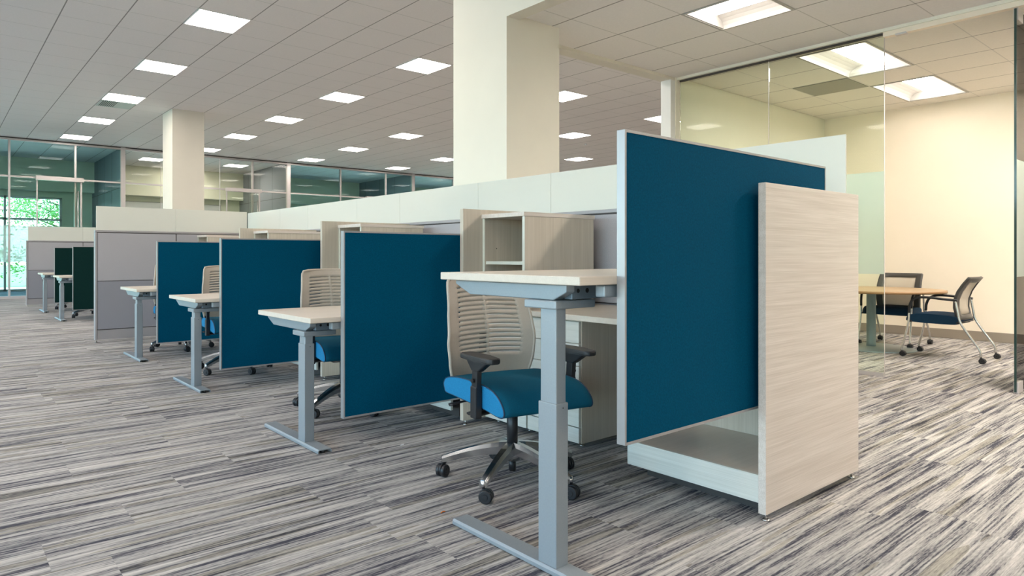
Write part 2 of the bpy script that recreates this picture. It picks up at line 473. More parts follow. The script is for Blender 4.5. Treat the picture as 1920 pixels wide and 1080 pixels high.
# ------------------------------------------------------------------ ceiling lights
def make_panel_light(loc, label, group):
    t = thing('ceiling_light', label, 'ceiling light', loc, 0, group)
    bm = bmesh.new(); h = T / 2
    for a in ((-h, -h + .014, -h, h), (h - .014, h, -h, h), (-h + .014, h - .014, -h, -h + .014), (-h + .014, h - .014, h - .014, h)):
        box(bm, *a, -.008, 0)
    obj('light_frame', bm, 'fixture', t)
    B('diffuser', 'lamp', t, -h + .016, h - .016, -h + .016, h - .016, -.006, -.001)
    return t
ORD = ['first', 'second', 'third', 'fourth', 'fifth']
ROW = {0: 'leftmost row', 1: 'second row from the left', 2: 'third row from the left',
       3: 'fourth row from the left', 4: 'fifth row from the left'}
visible = {(0,0),(0,1),(0,2),(0,3),(0,4),(1,0),(1,1),(1,2),(1,3),(2,0),(2,2),(2,3),(2,4),(3,0),(3,1),(3,3),(3,4),(4,2)}
special = {(2,0): 'square lit ceiling panel just right of the near column, highest of three there',
           (3,1): 'square lit ceiling panel just right of the near column, middle of three there',
           (4,2): 'square lit ceiling panel just right of the near column, lowest of three there',
           (3,0): 'square lit ceiling panel partly hidden behind the white post',
           (3,3): 'square lit ceiling panel cut off by the near column, at its left edge',
           (0,2): 'square lit ceiling panel with a slotted air vent directly beside it',
           (2,2): 'square ceiling light in the third row, nearest one left of the near column',
           (2,3): 'square ceiling light in the third row from the left, second from the far offices',
           (2,4): 'square ceiling light in the third row from the left, closest to the far offices',
           (3,4): 'lowest square ceiling light left of the near column, right above the office glass',
           (1,3): 'square lit ceiling panel just right of the far column, above the partly hidden one'}
first = None
for i in range(-2, 7):
    for j in range(-5, 5):
        x, y = 2.690 + 3.048 * i, 7.865 + 2.4384 * j
        if i >= 1 and y < 4.2 and x > 3.5: continue
        if i >= 0 and y < 4.2: continue
        if (i, j) in visible:
            lab = special.get((i, j), 'square ceiling light, %s from the front in the %s' % (ORD[j], ROW[i])); g = 'square ceiling lights in view'
        else:
            lab = 'square lit ceiling panel outside the view or hidden'; g = 'square ceiling lights out of view'
        if first is None: first = make_panel_light((x, y, ZC), lab, g)
        else: dup(first, (x, y, ZC), 0, lab, g)
# far column stands where light (0,?) would; one more partly hidden beside it
dupl = [o for o in bpy.data.objects if o.name.startswith('ceiling_light')]

def recessed_light(loc, L, label, m='lens', group=None, along='x'):
    t = thing('recessed_light', label, 'ceiling light', loc, 0, group)
    W = T; h = .10
    bm = bmesh.new()
    # trim lip
    for a in ((0, L, 0, .02), (0, L, W - .02, W), (0, .02, .02, W - .02), (L - .02, L, .02, W - .02)): box(bm, *a, -.006, .004)
    # sloped reflector wings (along x), end plates and top
    for s in (0, 1):
        pr = []
        for k in range(7):
            a = k / 6 * PI / 2
            yy = .02 + .17 * (1 - math.cos(a)); zz = h * math.sin(a)
            pr.append((yy if not s else W - yy, zz))
        outer = [(p[0], p[1] + .006) for p in reversed(pr)]
        prism(bm, pr + outer, 0, .01, L - .01)
    box(bm, .01, .03, .02, W - .02, 0, h + .01); box(bm, L - .03, L - .01, .02, W - .02, 0, h + .01)
    box(bm, .01, L - .01, .15, W - .15, h, h + .012)
    obj('reflector', bm, 'reflector', t)
    bm = bmesh.new(); pr = [(W / 2 + .115 * math.cos(PI + k * PI / 10), h - .005 + .055 * math.sin(PI + k * PI / 10)) for k in range(11)]
    prism(bm, pr, 0, .035, L - .035)
    obj('lens', bm, m, t)
    return t
a0 = recessed_light((0, 0, 0), T, 'recessed square ceiling light at the top edge, in front of the glass meeting room', 'lens_front')
a0.location = (front_lights[0][0] + T, front_lights[0][1], ZF); a0.rotation_euler = (0, 0, R(90))
fh = recessed_light((0, 0, 0), T, 'x', 'lens_front_added'); fh.location = (front_lights[1][0] + T, front_lights[1][1], ZF); fh.rotation_euler = (0, 0, R(90))  # unseen lamp added, with its copy below, to light the near furniture
tag(fh, 'added unseen square ceiling light that brightens the area by the camera', 'ceiling light', 'added front ceiling lights out of view')
for q, (x, y) in enumerate(front_lights[2:]):
    dup(fh, (x + T, y, ZF), R(90), 'added unseen square ceiling light that brightens the area by the camera', 'added front ceiling lights out of view')
b0 = recessed_light((meet_lights[0][0], meet_lights[0][1], ZF), 2 * T, 'long recessed ceiling light in the meeting room, nearer one seen through the glass')
dup(b0, (meet_lights[1][0], meet_lights[1][1], ZF), 0, 'long recessed ceiling light in the meeting room, farther one beside the warm wall')
mh = recessed_light((meet_lights[2][0], meet_lights[2][1], ZF), 2 * T, 'unseen long meeting room ceiling light, boosted to fill the room', 'lens_unseen_boost', 'meeting room lights out of view')
for x, y in meet_lights[3:]:
    dup(mh, (x, y, ZF), 0, 'unseen long meeting room ceiling light, boosted to fill the room', 'meeting room lights out of view')
tag(B('return_air_tile', 'return_tile', None, 7.86, 8.44, 2.975, 3.55, ZF - .006, ZF - .0005), 'grey perforated return air tile in the meeting room ceiling', 'air vent')
# slotted vent beside the third light
v = thing('ceiling_vent', 'slotted supply air vent beside a lit panel in the leftmost row', 'air vent', (2.690, 12.742 + T, ZC))
B('vent_plate', 'vent', v, -.29, .29, -.29, .29, -.006, -.0005)
for k in range(8):
    B('slot', 'dark', v, -.25 + k * .032, -.238 + k * .032, -.24, .24, -.0075, -.006)
for k, (x, y) in enumerate(((10.8, 10.3), (13.0, 10.9))):
    bm = bmesh.new(); cyl(bm, (0, 0, -.03), (0, 0, 0), .02, .035, 12)
    o = obj('sprinkler_head', bm, 'fixture', None, (x, y, ZC)); tag(o, ['small white sprinkler head on the ceiling behind the near column', 'small white sprinkler head near the lowest light right of the near column'][k], 'sprinkler')

# ------------------------------------------------------------------ workstations
def make_desk():
    """origin on the floor under the near left corner of the top, top height ht"""
    pass

def desk(loc, ht, label):
    t = thing('standing_desk', label, 'desk', loc, 0, 'height adjustable desks in the row')
    bm = bmesh.new(); box(bm, 0, 1.05, 0, .70, ht - .028, ht, bev=.0025, seg=1); obj('tabletop', bm, 'lam_top', t)
    # end bracket under the top, running front to back, with tapered ends
    for x0, x1, nm in ((.045, .085, 'top_bracket'), (.93, .97, 'top_bracket')):
        bm = bmesh.new(); z1 = ht - .030
        prism(bm, [(.094, z1), (.660, z1), (.660, z1 - .014), (.575, z1 - .052), (.150, z1 - .052), (.094, z1 - .024)], 0, x0, x1, bev=.003)
        obj(nm, bm, 'silver', t)
    for y0, y1 in ((.105, .150), (.42, .455)):
        bm = bmesh.new(); z1 = ht - .031
        box(bm, .085, .93, y0, y1, z1 - .048, z1 - .001, bev=.003)
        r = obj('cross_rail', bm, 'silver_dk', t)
        if y0 < .2:
            for k, xx in enumerate((.115, .160, .245)):
                bm = bmesh.new(); cyl(bm, (xx, y0 - .0012, z1 - .02), (xx, y0 + .004, z1 - .02), .008 if k else .007, n=16); obj('hole', bm, 'dark', r)
    for cx, lab in ((.057, 1),):
        bm = bmesh.new()
        box(bm, cx - .035, cx + .162, .118, .262, ht - .110, ht - .0825, bev=.004)
        obj('column_plate', bm, 'silver', t)
        bm = bmesh.new(); box(bm, cx - .024, cx + .024, .127, .197, .40, ht - .106, bev=.004); obj('inner_column', bm, 'silver', t)
        bm = bmesh.new(); box(bm, cx - .029, cx + .029, .122, .202, .022, .556, bev=.003)
        oc = obj('outer_column', bm, 'silver', t)
        bm = bmesh.new(); cyl(bm, (cx + .004, .1215, .540), (cx + .004, .126, .540), .0022, n=10); obj('set_screw', bm, 'dark', oc)
        # folded steel foot, hollow below
        bm = bmesh.new()
        prof = [(-.040, .004), (-.040, .016), (-.034, .024), (.034, .024), (.040, .016), (.040, .004), (.036, .004), (.036, .014), (.032, .0195), (-.032, .0195), (-.036, .014), (-.036, .004)]
        prism(bm, [(cx + a, z) for a, z in prof], 1, -.055, .645)
        ft = obj('foot', bm, 'silver', t)
        for yy in (-.03, .62):
            bm = bmesh.new(); cyl(bm, (cx, yy, 0), (cx, yy, .0195), .014, n=12); obj('glide', bm, 'black', ft)
    bm = bmesh.new(); box(bm, .135, .60, .012, .052, ht - .070, ht - .030, bev=.006); obj('screen_bracket', bm, 'silver', t)
    bm = bmesh.new(); box(bm, .25, .40, .30, .40, ht - .058, ht - .031, bev=.004); obj('control_box', bm, 'silver_dk', t)
    return t

DESK = [(1.34, .973, 'raised standing desk nearest the camera, in front of the first task chair'),
        (3.160, .706, 'lowered desk behind the second blue screen from the camera'),
        (5.070, .706, 'lowered desk behind the third blue screen from the camera'),
        (6.880, .706, 'lowered desk beside the farthest blue screen and the grey partition'),
        (11.82, .706, 'small distant desk by the nearer dark green screen'),
        (13.80, .706, 'small distant desk by the farther dark green screen')]
for y, ht, lab in DESK: desk((1.57, y, 0), ht, lab)

def screen(loc, mname, label, L=1.47):
    t = thing('privacy_screen', label, 'screen', loc, 0, 'fabric privacy screens on the desks')
    H = 1.012
    bm = bmesh.new(); box(bm, .006, L - .006, .001, .029, .008, H - .008); obj('fabric_panel', bm, mname, t)
    bm = bmesh.new()
    box(bm, 0, .009, -.001, .031, 0, H, bev=.0008, seg=1); box(bm, L - .007, L, -.001, .031, 0, H, bev=.0008, seg=1)
    box(bm, .009, L - .007, -.001, .031, 0, .009); box(bm, .009, L - .007, -.001, .031, H - .009, H)
    obj('edge_trim', bm, 'alu_trim', t)
    bm = bmesh.new()
    for x in (.12, .62): box(bm, x, x + .05, .0312, .0335, .42, .535)
    obj('desk_clamp', bm, 'silver_dk', t)
    return t
SCR = [(1.309, .430, 'screen_blue', 'large raised teal blue fabric screen beside the tall laminate end panel'),
       (3.128, .158, 'screen_blue', 'dark blue fabric screen, second from the camera, in the middle of the photo'),
       (5.035, .158, 'screen_blue', 'dark blue fabric screen, third from the camera'),
       (6.845, .165, 'screen_blue', 'dark blue fabric screen, farthest of the blue ones, before the grey partition'),
       (11.785, .165, 'screen_green', 'dark green fabric screen in the distant block, nearer one'),
       (13.765, .165, 'screen_green', 'dark green fabric screen in the distant block, farther one')]
for y, z, mm, lab in SCR: screen((1.75, y, z), mm, lab)

PY = [1.255, 3.095, 4.93, 6.77, 8.655]
ordn = ['nearest', 'second', 'third', 'fourth']
def levellers(parent, pts, h=.03):
    for x, y in pts:
        bm = bmesh.new(); cyl(bm, (x, y, .006), (x, y, h + .002), .0045, n=10); cyl(bm, (x, y, 0), (x, y, .007), .017, .012, n=16)
        f_ = obj('levelling_foot', bm, 'tube', parent)
for k in range(4):
    P0, P1 = PY[k], PY[k + 1]
    e = thing('end_panel', ['tall laminate end panel nearest the camera, standing before the big blue screen',
                            'upright laminate end panel behind the nearest open hutch',
                            'upright laminate end panel left of the second hutch',
                            'upright laminate end panel left of the third hutch'][k], 'panel', (2.557, P0, 0), 0, 'laminate end panels')
    bm = bmesh.new(); box(bm, 0, .885, 0, .030, .030, 1.322, bev=.0012, seg=1)
    obj('board', bm, 'lam_x' if k == 0 else 'lam_v', e)
    levellers(e, ((.03, .015), (.845, .015)))
    ys = P0 + (.032 if k == 0 else .15)
    s = thing('low_shelf', ['open low laminate shelf on the floor under the big blue screen',
                            'low laminate shelf on the floor left of the nearest drawers',
                            'low laminate shelf at the foot of the third end panel',
                            'low laminate shelf at the foot of the fourth end panel'][k], 'shelf', (2.58, ys, 0), 0, 'low shelves behind the end panels')
    L = P0 + .66 - ys
    B('shelf_board', 'lam_top', s, .018, .58, 0, L, .148, .166)
    bm = bmesh.new(); box(bm, 0, .018, 0, L, .062, .172, bev=.001, seg=1); obj('kick_board', bm, 'lam_y', s)
    yb = max(0, P0 + .10 - ys)
    B('back_board', 'lam_v', s, .582, .598, yb, L, .062, .688)
    B('base_rail', 'reveal', s, .10, .50, .04, L - .04, .0, .147)
    # worktop over drawers and cabinet
    w = thing('worktop', ['laminate worktop along the spine under the nearest hutch, right of the task chair',
                          'laminate worktop along the spine under the second hutch',
                          'laminate worktop along the spine under the third hutch',
                          'laminate worktop along the spine under the farthest hutch'][k], 'worktop', (2.71, P0 + (.10 if k == 0 else .15), .69), 0, 'fixed worktops along the spine')
    bm = bmesh.new(); box(bm, 0, .735, 0, P1 - P0 - (.104 if k == 0 else .154), 0, .03, bev=.002, seg=1); obj('worktop_board', bm, 'lam_top', w)
    # hutch
    hx, hy = 2.71, P1 - .372
    h = thing('hutch', ['open laminate hutch nearest the camera, above the task chair',
                        'laminate hutch top showing above the second blue screen',
                        'laminate hutch top showing above the third blue screen',
                        'laminate hutch top showing above the farthest blue screen'][k], 'hutch', (hx, hy, .7205), 0, 'open hutches on the worktops')
    bm = bmesh.new(); box(bm, -.008, .622, -.004, .370, .545, .570, bev=.0015, seg=1); obj('top_board', bm, 'lam_x', h)
    bm = bmesh.new(); box(bm, .004, .612, 0, .019, 0, .5445); sp_ = obj('side_board', bm, 'lam_v', h)
    B('edge_band', 'lam_edge', sp_, 0.0, .0038, 0, .019, 0, .5445)
    bm = bmesh.new(); box(bm, .004, .612, .349, .368, 0, .5445); sp_ = obj('side_board', bm, 'lam_v', h)
    B('edge_band', 'lam_edge', sp_, 0.0, .0038, .349, .368, 0, .5445)
    B('back_board', 'lam_v', h, .59, .606, .0195, .3485, 0, .5445)
    B('shelf_board', 'lam_edge', h, .012, .589, .0195, .3485, .262, .281)
    B('bottom_board', 'lam_v', h, .012, .589, .0195, .3485, 0, .018)
    if k == 0:
        bm = bmesh.new()
        for xx in (.10, .45): cyl(bm, (xx, .3465, .36), (xx, .349, .36), .003, n=8)
        obj('shelf_pin_hole', bm, 'dark', h)
    # pedestal with drawers
    p = thing('drawer_pedestal', ['white-fronted drawer pedestal under the nearest worktop',
                                  'drawer pedestal under the second worktop', 'drawer pedestal under the third worktop',
                                  'drawer pedestal under the farthest worktop'][k], 'drawers', (2.728, P1 - .765, 0), 0, 'drawer pedestals under the worktops')
    bm = bmesh.new(); box(bm, .020, .66, 0, .392, .03, .688); obj('body', bm, 'lam_v', p)
    zs = [.684, .565, .445, .118]
    for a, b_ in zip(zs[:-1], zs[1:]):
        bm = bmesh.new(); box(bm, 0, .019, .005, .387, b_ + .002, a - .002, bev=.001, seg=1); dr = obj('drawer', bm, 'lam_y', p)
    bm = bmesh.new(); box(bm, 0, .019, .005, .387, .034, .115, bev=.001, seg=1); obj('kick_board', bm, 'lam_y', p)
    levellers(p, ((.08, .05), (.08, .34), (.6, .05), (.6, .34)))
    c = thing('storage_cabinet', ['laminate cabinet below the nearest open hutch', 'laminate cabinet below the second hutch',
                                  'laminate cabinet below the third hutch', 'laminate cabinet below the farthest hutch'][k], 'cabinet', (2.728, P1 - .370, 0), 0, 'cabinets below the hutches')
    bm = bmesh.new(); box(bm, .020, .66, 0, .365, .03, .688); obj('body', bm, 'lam_v', c)
    bm = bmesh.new(); box(bm, 0, .019, .004, .361, .034, .684, bev=.001, seg=1); obj('cabinet_door', bm, 'lam_y', c)
    levellers(c, ((.08, .05), (.08, .32), (.6, .05), (.6, .32)))

def partition(loc, rz, L, fab_joints, gl_joints, label, group=None, fancy=True):
    """runs along local +x; fabric both sides; thickness .08"""
    t = thing('partition', label, 'partition', loc, rz, group)
    H = 1.335
    bm = bmesh.new()
    box(bm, 0, .022, -.042, .042, .03, H - .026, bev=.002, seg=1); box(bm, L - .022, L, -.042, .042, .03, H - .026, bev=.002, seg=1)
    box(bm, .022, L - .022, -.030, .030, .16, 1.30)
    obj('core', bm, 'rail', t)
    bm = bmesh.new(); box(bm, 0, L, -.043, .043, H - .024, H, bev=.003, seg=1); obj('top_rail', bm, 'rail', t)
    bm = bmesh.new(); box(bm, .024, L - .024, -.036, .036, .035, .148, bev=.002, seg=1); obj('base_raceway', bm, 'rail', t)
    js = [.024] + fab_joints + [L - .024]
    for a, b_ in zip(js[:-1], js[1:]):
        for s in (-1, 1):
            y0, y1 = sorted((s * .0302, s * .041))
            bm = bmesh.new(); box(bm, a + .006, b_ - .006, y0, y1, .732, 1.302, bev=.003, seg=1); obj('upper_fabric_tile', bm, 'fab_light', t)
            bm = bmesh.new(); box(bm, a + .006, b_ - .006, y0, y1, .156, .725, bev=.003, seg=1); obj('lower_fabric_tile', bm, 'fab_dark', t)
    for x in fab_joints:
        B('slotted_strip', 'reveal', t, x - .004, x + .004, -.034, .034, .156, 1.302)
    bm = bmesh.new()
    for z0, z1 in ((.7255, .7315), (1.3025, 1.311), (.1485, .1555)): box(bm, .024, L - .024, -.0335, .0335, z0, z1)
    obj('reveal_strip', bm, 'reveal', t)
    for a, b_ in zip(gl_joints[:-1], gl_joints[1:]):
        B('frosted_glass', 'frost', t, a + .0015, b_ - .0015, -.005, .005, H + .001, 1.622)
    levellers(t, [(.02, 0), (L - .02, 0)] + [(x, 0) for x in fab_joints], .036)
    return t
y0 = 1.31
partition((3.49, y0, 0), R(90), 8.95 - y0, [3.21 - y0, 5.10 - y0, 7.0 - y0],
          [y - y0 for y in (1.325, 3.24, 4.03, 5.155, 5.95, 7.07, 7.85, 8.935)],
          'long grey fabric spine partition with frosted glass on top, running behind the desks', 'grey fabric partitions')
partition((1.52, 8.70, 0), 0, 1.92, [.925], [.015, .925, 1.86],
          'grey fabric cross partition with frosted glass, behind the farthest blue screen', 'grey fabric partitions')
partition((1.50, 15.70, 0), 0, 1.92, [1.02], [.03, 1.02, 1.9],
          'distant grey fabric cross partition behind the dark green screens', 'grey fabric partitions')
partition((3.49, 11.75, 0), R(90), 4.15, [1.9], [.015, 1.9, 4.1],
          'distant spine partition of the far desk block, mostly hidden', 'grey fabric partitions')

# ------------------------------------------------------------------ task chair
def caster_bm(bm, x, y, ang, r=.029, z_top=.075):
    ca, sa = math.cos(ang), math.sin(ang)
    ax = Vector((-sa, ca, 0)); fw = Vector((ca, sa, 0)); c = Vector((x, y, r)) + fw * .012
    for s in (-1, 1):
        a = c + ax * (s * .006); b_ = c + ax * (s * .024)
        pts = [a, a + (b_ - a) * .1, a + (b_ - a) * .8, b_]
        tube(bm, pts, [r * .93, r, r, r * .84], 20)
        tube(bm, [b_, b_ + ax * (s * .002)], [r * .45, r * .38], 14)
    # hood and stem
    tube(bm, [c - ax * .007 + Vector((0, 0, .004)), c + ax * .007 + Vector((0, 0, .004))], r * .96, 16)
    cyl(bm, (x, y, r), (x, y, z_top), .007, n=10)

def task_chair(loc, rz, label, base_rot):
    """faces local -y"""
    t = thing('task_chair', label, 'chair', loc, rz, 'beige slotted back task chairs')
    # five star base
    bm = bmesh.new()
    cyl(bm, (0, 0, .095), (0, 0, .165), .034, .030, 24)
    for k in range(5):
        a = base_rot + k * 2 * PI / 5; d_ = Vector((math.cos(a), math.sin(a), 0)); s_ = Vector((-d_.y, d_.x, 0))
        rings = []
        for q in range(9):
            u = q / 8; rr = .022 + .305 * u
            zc = .150 - .070 * u ** 1.6; w = .027 - .009 * u; hh = .029 - .014 * u
            c = d_ * rr + Vector((0, 0, zc))
            rings.append([c + s_ * (w * cx) + Vector((0, 0, hh * cz)) for cx, cz in ((-.55, 1), (.55, 1), (1, .35), (.8, -1), (-.8, -1), (-1, .35))])
        ring_loft(bm, rings, True, False, False)
        cyl(bm, d_ * .32 + Vector((0, 0, .062)), d_ * .32 + Vector((0, 0, .094)), .0125, n=14)
    obj('star_base', bm, 'chrome', t)
    for k in range(5):
        a = base_rot + k * 2 * PI / 5
        bm = bmesh.new(); caster_bm(bm, .32 * math.cos(a), .32 * math.sin(a), a + 1.1 + .9 * math.sin(k * 2.3), z_top=.066)
        obj('caster', bm, 'black', t)
    bm = bmesh.new(); cyl(bm, (0, 0, .155), (0, 0, .345), .025, n=24); cyl(bm, (0, 0, .045), (0, 0, .10), .017, n=20)
    obj('gas_lift', bm, 'black', t)
    bm = bmesh.new()
    prism(bm, [(-.19, .384), (.19, .388), (.20, .370), (.13, .345), (.04, .322), (-.06, .322), (-.15, .345)], 0, -.10, .10, bev=.008)
    box(bm, -.20, .20, -.11, -.075, .366, .386, bev=.004); box(bm, -.20, .20, .10, .135, .366, .386, bev=.004)
    obj('tilt_mechanism', bm, 'black', t)
    for pts in ([(-.06, .02, .352), (-.13, .0, .34), (-.19, -.02, .348), (-.25, -.03, .340)], [(-.05, .12, .355), (-.15, .15, .352), (-.24, .17, .338)],
                [(.06, -.04, .350), (.14, -.07, .345), (.20, -.08, .352)]):
        bm = bmesh.new(); sp = spline(pts, 5); n_ = len(sp)
        tube(bm, sp, [.006 + .010 * (i / (n_ - 1)) ** 2 for i in range(n_)], 10, flat=.45)
        obj('lever', bm, 'black', t)
    # seat cushion: side profile swept across the width
    prof = spline([(.235, .405, 0), (.242, .432, 0), (.205, .461, 0), (.10, .478, 0), (-.04, .482, 0), (-.17, .474, 0), (-.245, .447, 0),
                   (-.288, .400, 0), (-.270, .368, 0), (-.16, .376, 0), (0, .384, 0), (.15, .388, 0), (.22, .390, 0), (.235, .405, 0)], 4)[:-1]
    cy0, cz0 = 0.0, .425
    bm = bmesh.new(); rings = []
    xs = [-.236, -.233, -.225, -.195, -.12, 0, .12, .195, .225, .233, .236]
    sc = [.93, .97, 1.0, 1.0, 1.0, 1.0, 1.0, 1.0, 1.0, .97, .93]
    for x, s in zip(xs, sc):
        rr = []
        for p in prof:
            y = cy0 + (p[0] - cy0) * s; z = cz0 + (p[1] - cz0) * s
            if p[1] > .44: z += .006 * (1 - (x / .24) ** 2) - .012 * (1 - abs(x / .24)) * max(0, 1 - abs(p[0] - .05) / .15)
            rr.append((x, y, z))
        rings.append(rr)
    ring_loft(bm, rings, True, False, True)
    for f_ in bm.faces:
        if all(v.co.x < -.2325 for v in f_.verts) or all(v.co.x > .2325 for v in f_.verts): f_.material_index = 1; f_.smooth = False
    seat = obj('seat', bm, ['seat_blue', 'seat_side_lit'], t)
    for sx in (-1, 1):
        bm = bmesh.new()
        pts = [(sx * .231, p[0] * .985, cz0 + (p[1] - cz0) * .985) for p in prof]
        pts = [Vector(p) for p in pts]; n_ = len(pts)
        rings = []
        for i, p in enumerate(pts):
            d_ = (pts[(i + 1) % n_] - pts[i - 1]).normalized(); s_ = Vector((1, 0, 0)); u_ = d_.cross(s_)
            rings.append([p + (s_ * math.cos(a) + u_ * math.sin(a)) * .0035 for a in (0, PI / 3, 2 * PI / 3, PI, 4 * PI / 3, 5 * PI / 3)])
        ring_loft(bm, rings, False, True, True); obj('piping', bm, 'piping', seat)
    # slotted shell back
    def centre(z):
        k = [(.385, .215), (.45, .222), (.55, .205), (.66, .205), (.78, .232), (.93, .285)]
        for (za, ya), (zb, yb) in zip(k[:-1], k[1:]):
            if z <= zb:
                u = (z - za) / (zb - za); u = u * u * (3 - 2 * u) * .35 + u * .65
                return ya + (yb - ya) * u
        return k[-1][1]
    def half(z):
        k = [(.385, .175), (.42, .205), (.52, .232), (.62, .244), (.75, .232), (.88, .214), (.915, .208), (.93, .196)]
        for (za, ya), (zb, yb) in zip(k[:-1], k[1:]):
            if z <= zb: return ya + (yb - ya) * (z - za) / (zb - za)
        return k[-1][1]
    zl = [.385, .40, .42, .45, .48, .51, .535]
    z = .552; slots = set(); NS = 15; pitch = (.893 - .552) / NS
    for k in range(NS):
        slots.add(len(zl)); zl += [z, z + .0044]; z += pitch
    zl += [.893, .905, .918, .926, .930]
    us = [-1, -.985, -.95, -.88, -.80, -.74, -.70, -.6, -.5, -.4, -.3, -.2, -.1, -.02, .02, .1, .2, .3, .4, .5, .6, .70, .74, .80, .88, .95, .985, 1]
    bm = bmesh.new(); grid = []
    for z in zl:
        row = []
        for u in us:
            x = u * half(z); y = centre(z) - .050 * abs(u) ** 2.0 + .012
            row.append(bm.verts.new((x, y, z + .010 * (1 - u * u) * (1 if .5 < z < .92 else .4))))
        grid.append(row)
    for i in range(len(zl) - 1):
        for j in range(len(us) - 1):
            if i in slots and (-.74 <= us[j] < -.02 or .02 <= us[j] < .74): continue
            f_ = bm.faces.new((grid[i][j], grid[i][j+1], grid[i+1][j+1], grid[i+1][j])); f_.smooth = True
    back = obj('backrest', bm, 'beige', t)
    md = back.modifiers.new('thick', 'SOLIDIFY'); md.thickness = .011; md.offset = 0
    bm = bmesh.new()
    edge = []
    N_ = 30
    for i in range(N_ + 1):
        z = .40 + (.925 - .40) * i / N_; edge.append(Vector((-half(z), centre(z) - .038, z)))
    topz = .930
    for i in range(1, 12):
        u = -1 + 2 * i / 12; edge.append(Vector((u * half(topz), centre(topz) - .050 * u * u + .012, topz + .010 * .4 * (1 - u * u))))
    for i in range(N_ + 1):
        z = .925 - (.925 - .40) * i / N_; edge.append(Vector((half(z), centre(z) - .038, z)))
    tube(bm, edge, .0085, 8); obj('back_rim', bm, 'beige', t)
    bm = bmesh.new(); tube(bm, spline([(0, .10, .362), (0, .22, .36), (0, .275, .42), (0, .262, .55), (0, .255, .66)], 5), [.028] * 10 + [.024] * 11, 12, flat=.45)
    obj('back_support', bm, 'black', t)
    for sx in (-1, 1):
        bm = bmesh.new(); ax_, ay = sx * .255, -.125
        box(bm, ax_ - .017, ax_ + .017, ay, ay + .048, .335, .475, bev=.006)
        prism(bm, [(ay + .002, .44), (ay + .046, .44), (ay + .034, .570), (ay - .008, .570)], 0, ax_ - .013, ax_ + .013, bev=.004)
        prism(bm, [(ay - .012, .540), (ay + .038, .540), (ay + .080, .580), (ay + .080, .592), (ay - .085, .592), (ay - .085, .584)], 0, ax_ - .016, ax_ + .016, bev=.005)
        tube(bm, spline([(sx * .10, -.07, .360), (sx * .20, -.08, .350), (ax_, ay + .022, .352)], 4), .016, 10, flat=.7)
        cyl(bm, (ax_ + sx * .015, ay + .02, .50), (ax_ + sx * .025, ay + .02, .50), .009, n=12)
        ar = obj('armrest', bm, 'black', t)
        bm = bmesh.new()
        poly = [(-.032, -.128), (-.018, -.146), (.018, -.146), (.036, -.125), (.042, -.03), (.038, .088), (.022, .106), (-.022, .106), (-.038, .088), (-.042, -.03)]
        prism(bm, [(ax_ + x, ay + .01 + y) for x, y in poly], 2, .588, .612, bev=.008)
        obj('arm_pad', bm, 'black_s', ar)
    return t

CH = [((2.125, 2.215, 0), -10, 'task chair nearest the camera, full view, blue seat under the raised desk', 132 + 10),
      ((2.215, 3.960, 0), -8, 'task chair with beige back partly hidden by the second blue screen', 132 + 8),
      ((2.165, 5.88, 0), -6, 'task chair partly hidden by the third blue screen', 132 + 6),
      ((2.185, 7.60, 0), -4, 'task chair almost wholly hidden by the farthest blue screen', 193 + 4)]
for loc, rz, lab, br in CH: task_chair(loc, R(rz), lab, R(br))
task_chair((2.14, 12.42, 0), R(-5), 'distant task chair behind the nearer dark green screen, only its base showing', R(205))
task_chair((2.20, 14.50, 0), R(-5), 'distant task chair behind the farther dark green screen', R(190))

# ------------------------------------------------------------------ meeting room furniture
t = thing('round_table', 'round maple meeting table on a silver column, behind the glass', 'table', (8.33, 2.91, 0))
bm = bmesh.new()
def disc(bm, r, z0, z1, n=72, mi=0, mi_side=1, bev=0):
    A = [bm.verts.new((r * math.cos(2*PI*k/n), r * math.sin(2*PI*k/n), z0)) for k in range(n)]
    B_ = [bm.verts.new((r * math.cos(2*PI*k/n), r * math.sin(2*PI*k/n), z1)) for k in range(n)]
    f1 = bm.faces.new(A); f2 = bm.faces.new(B_); f1.material_index = f2.material_index = mi
    for k in range(n):
        f_ = bm.faces.new((A[k], A[(k+1) % n], B_[(k+1) % n], B_[k])); f_.material_index = mi_side; f_.smooth = True
disc(bm, .68, .635, .662); obj('tabletop', bm, ['maple', 'maple_edge'], t)
bm = bmesh.new(); tube(bm, [(0, 0, .012), (0, 0, .06), (0, 0, .62), (0, 0, .635)], [.048, .045, .045, .09], 32); obj('pedestal_column', bm, 'pole', t)
bm = bmesh.new(); tube(bm, [(0, 0, 0), (0, 0, .008), (0, 0, .016), (0, 0, .024)], [.425, .425, .40, .05], 64); obj('base_disc', bm, 'pole', t)

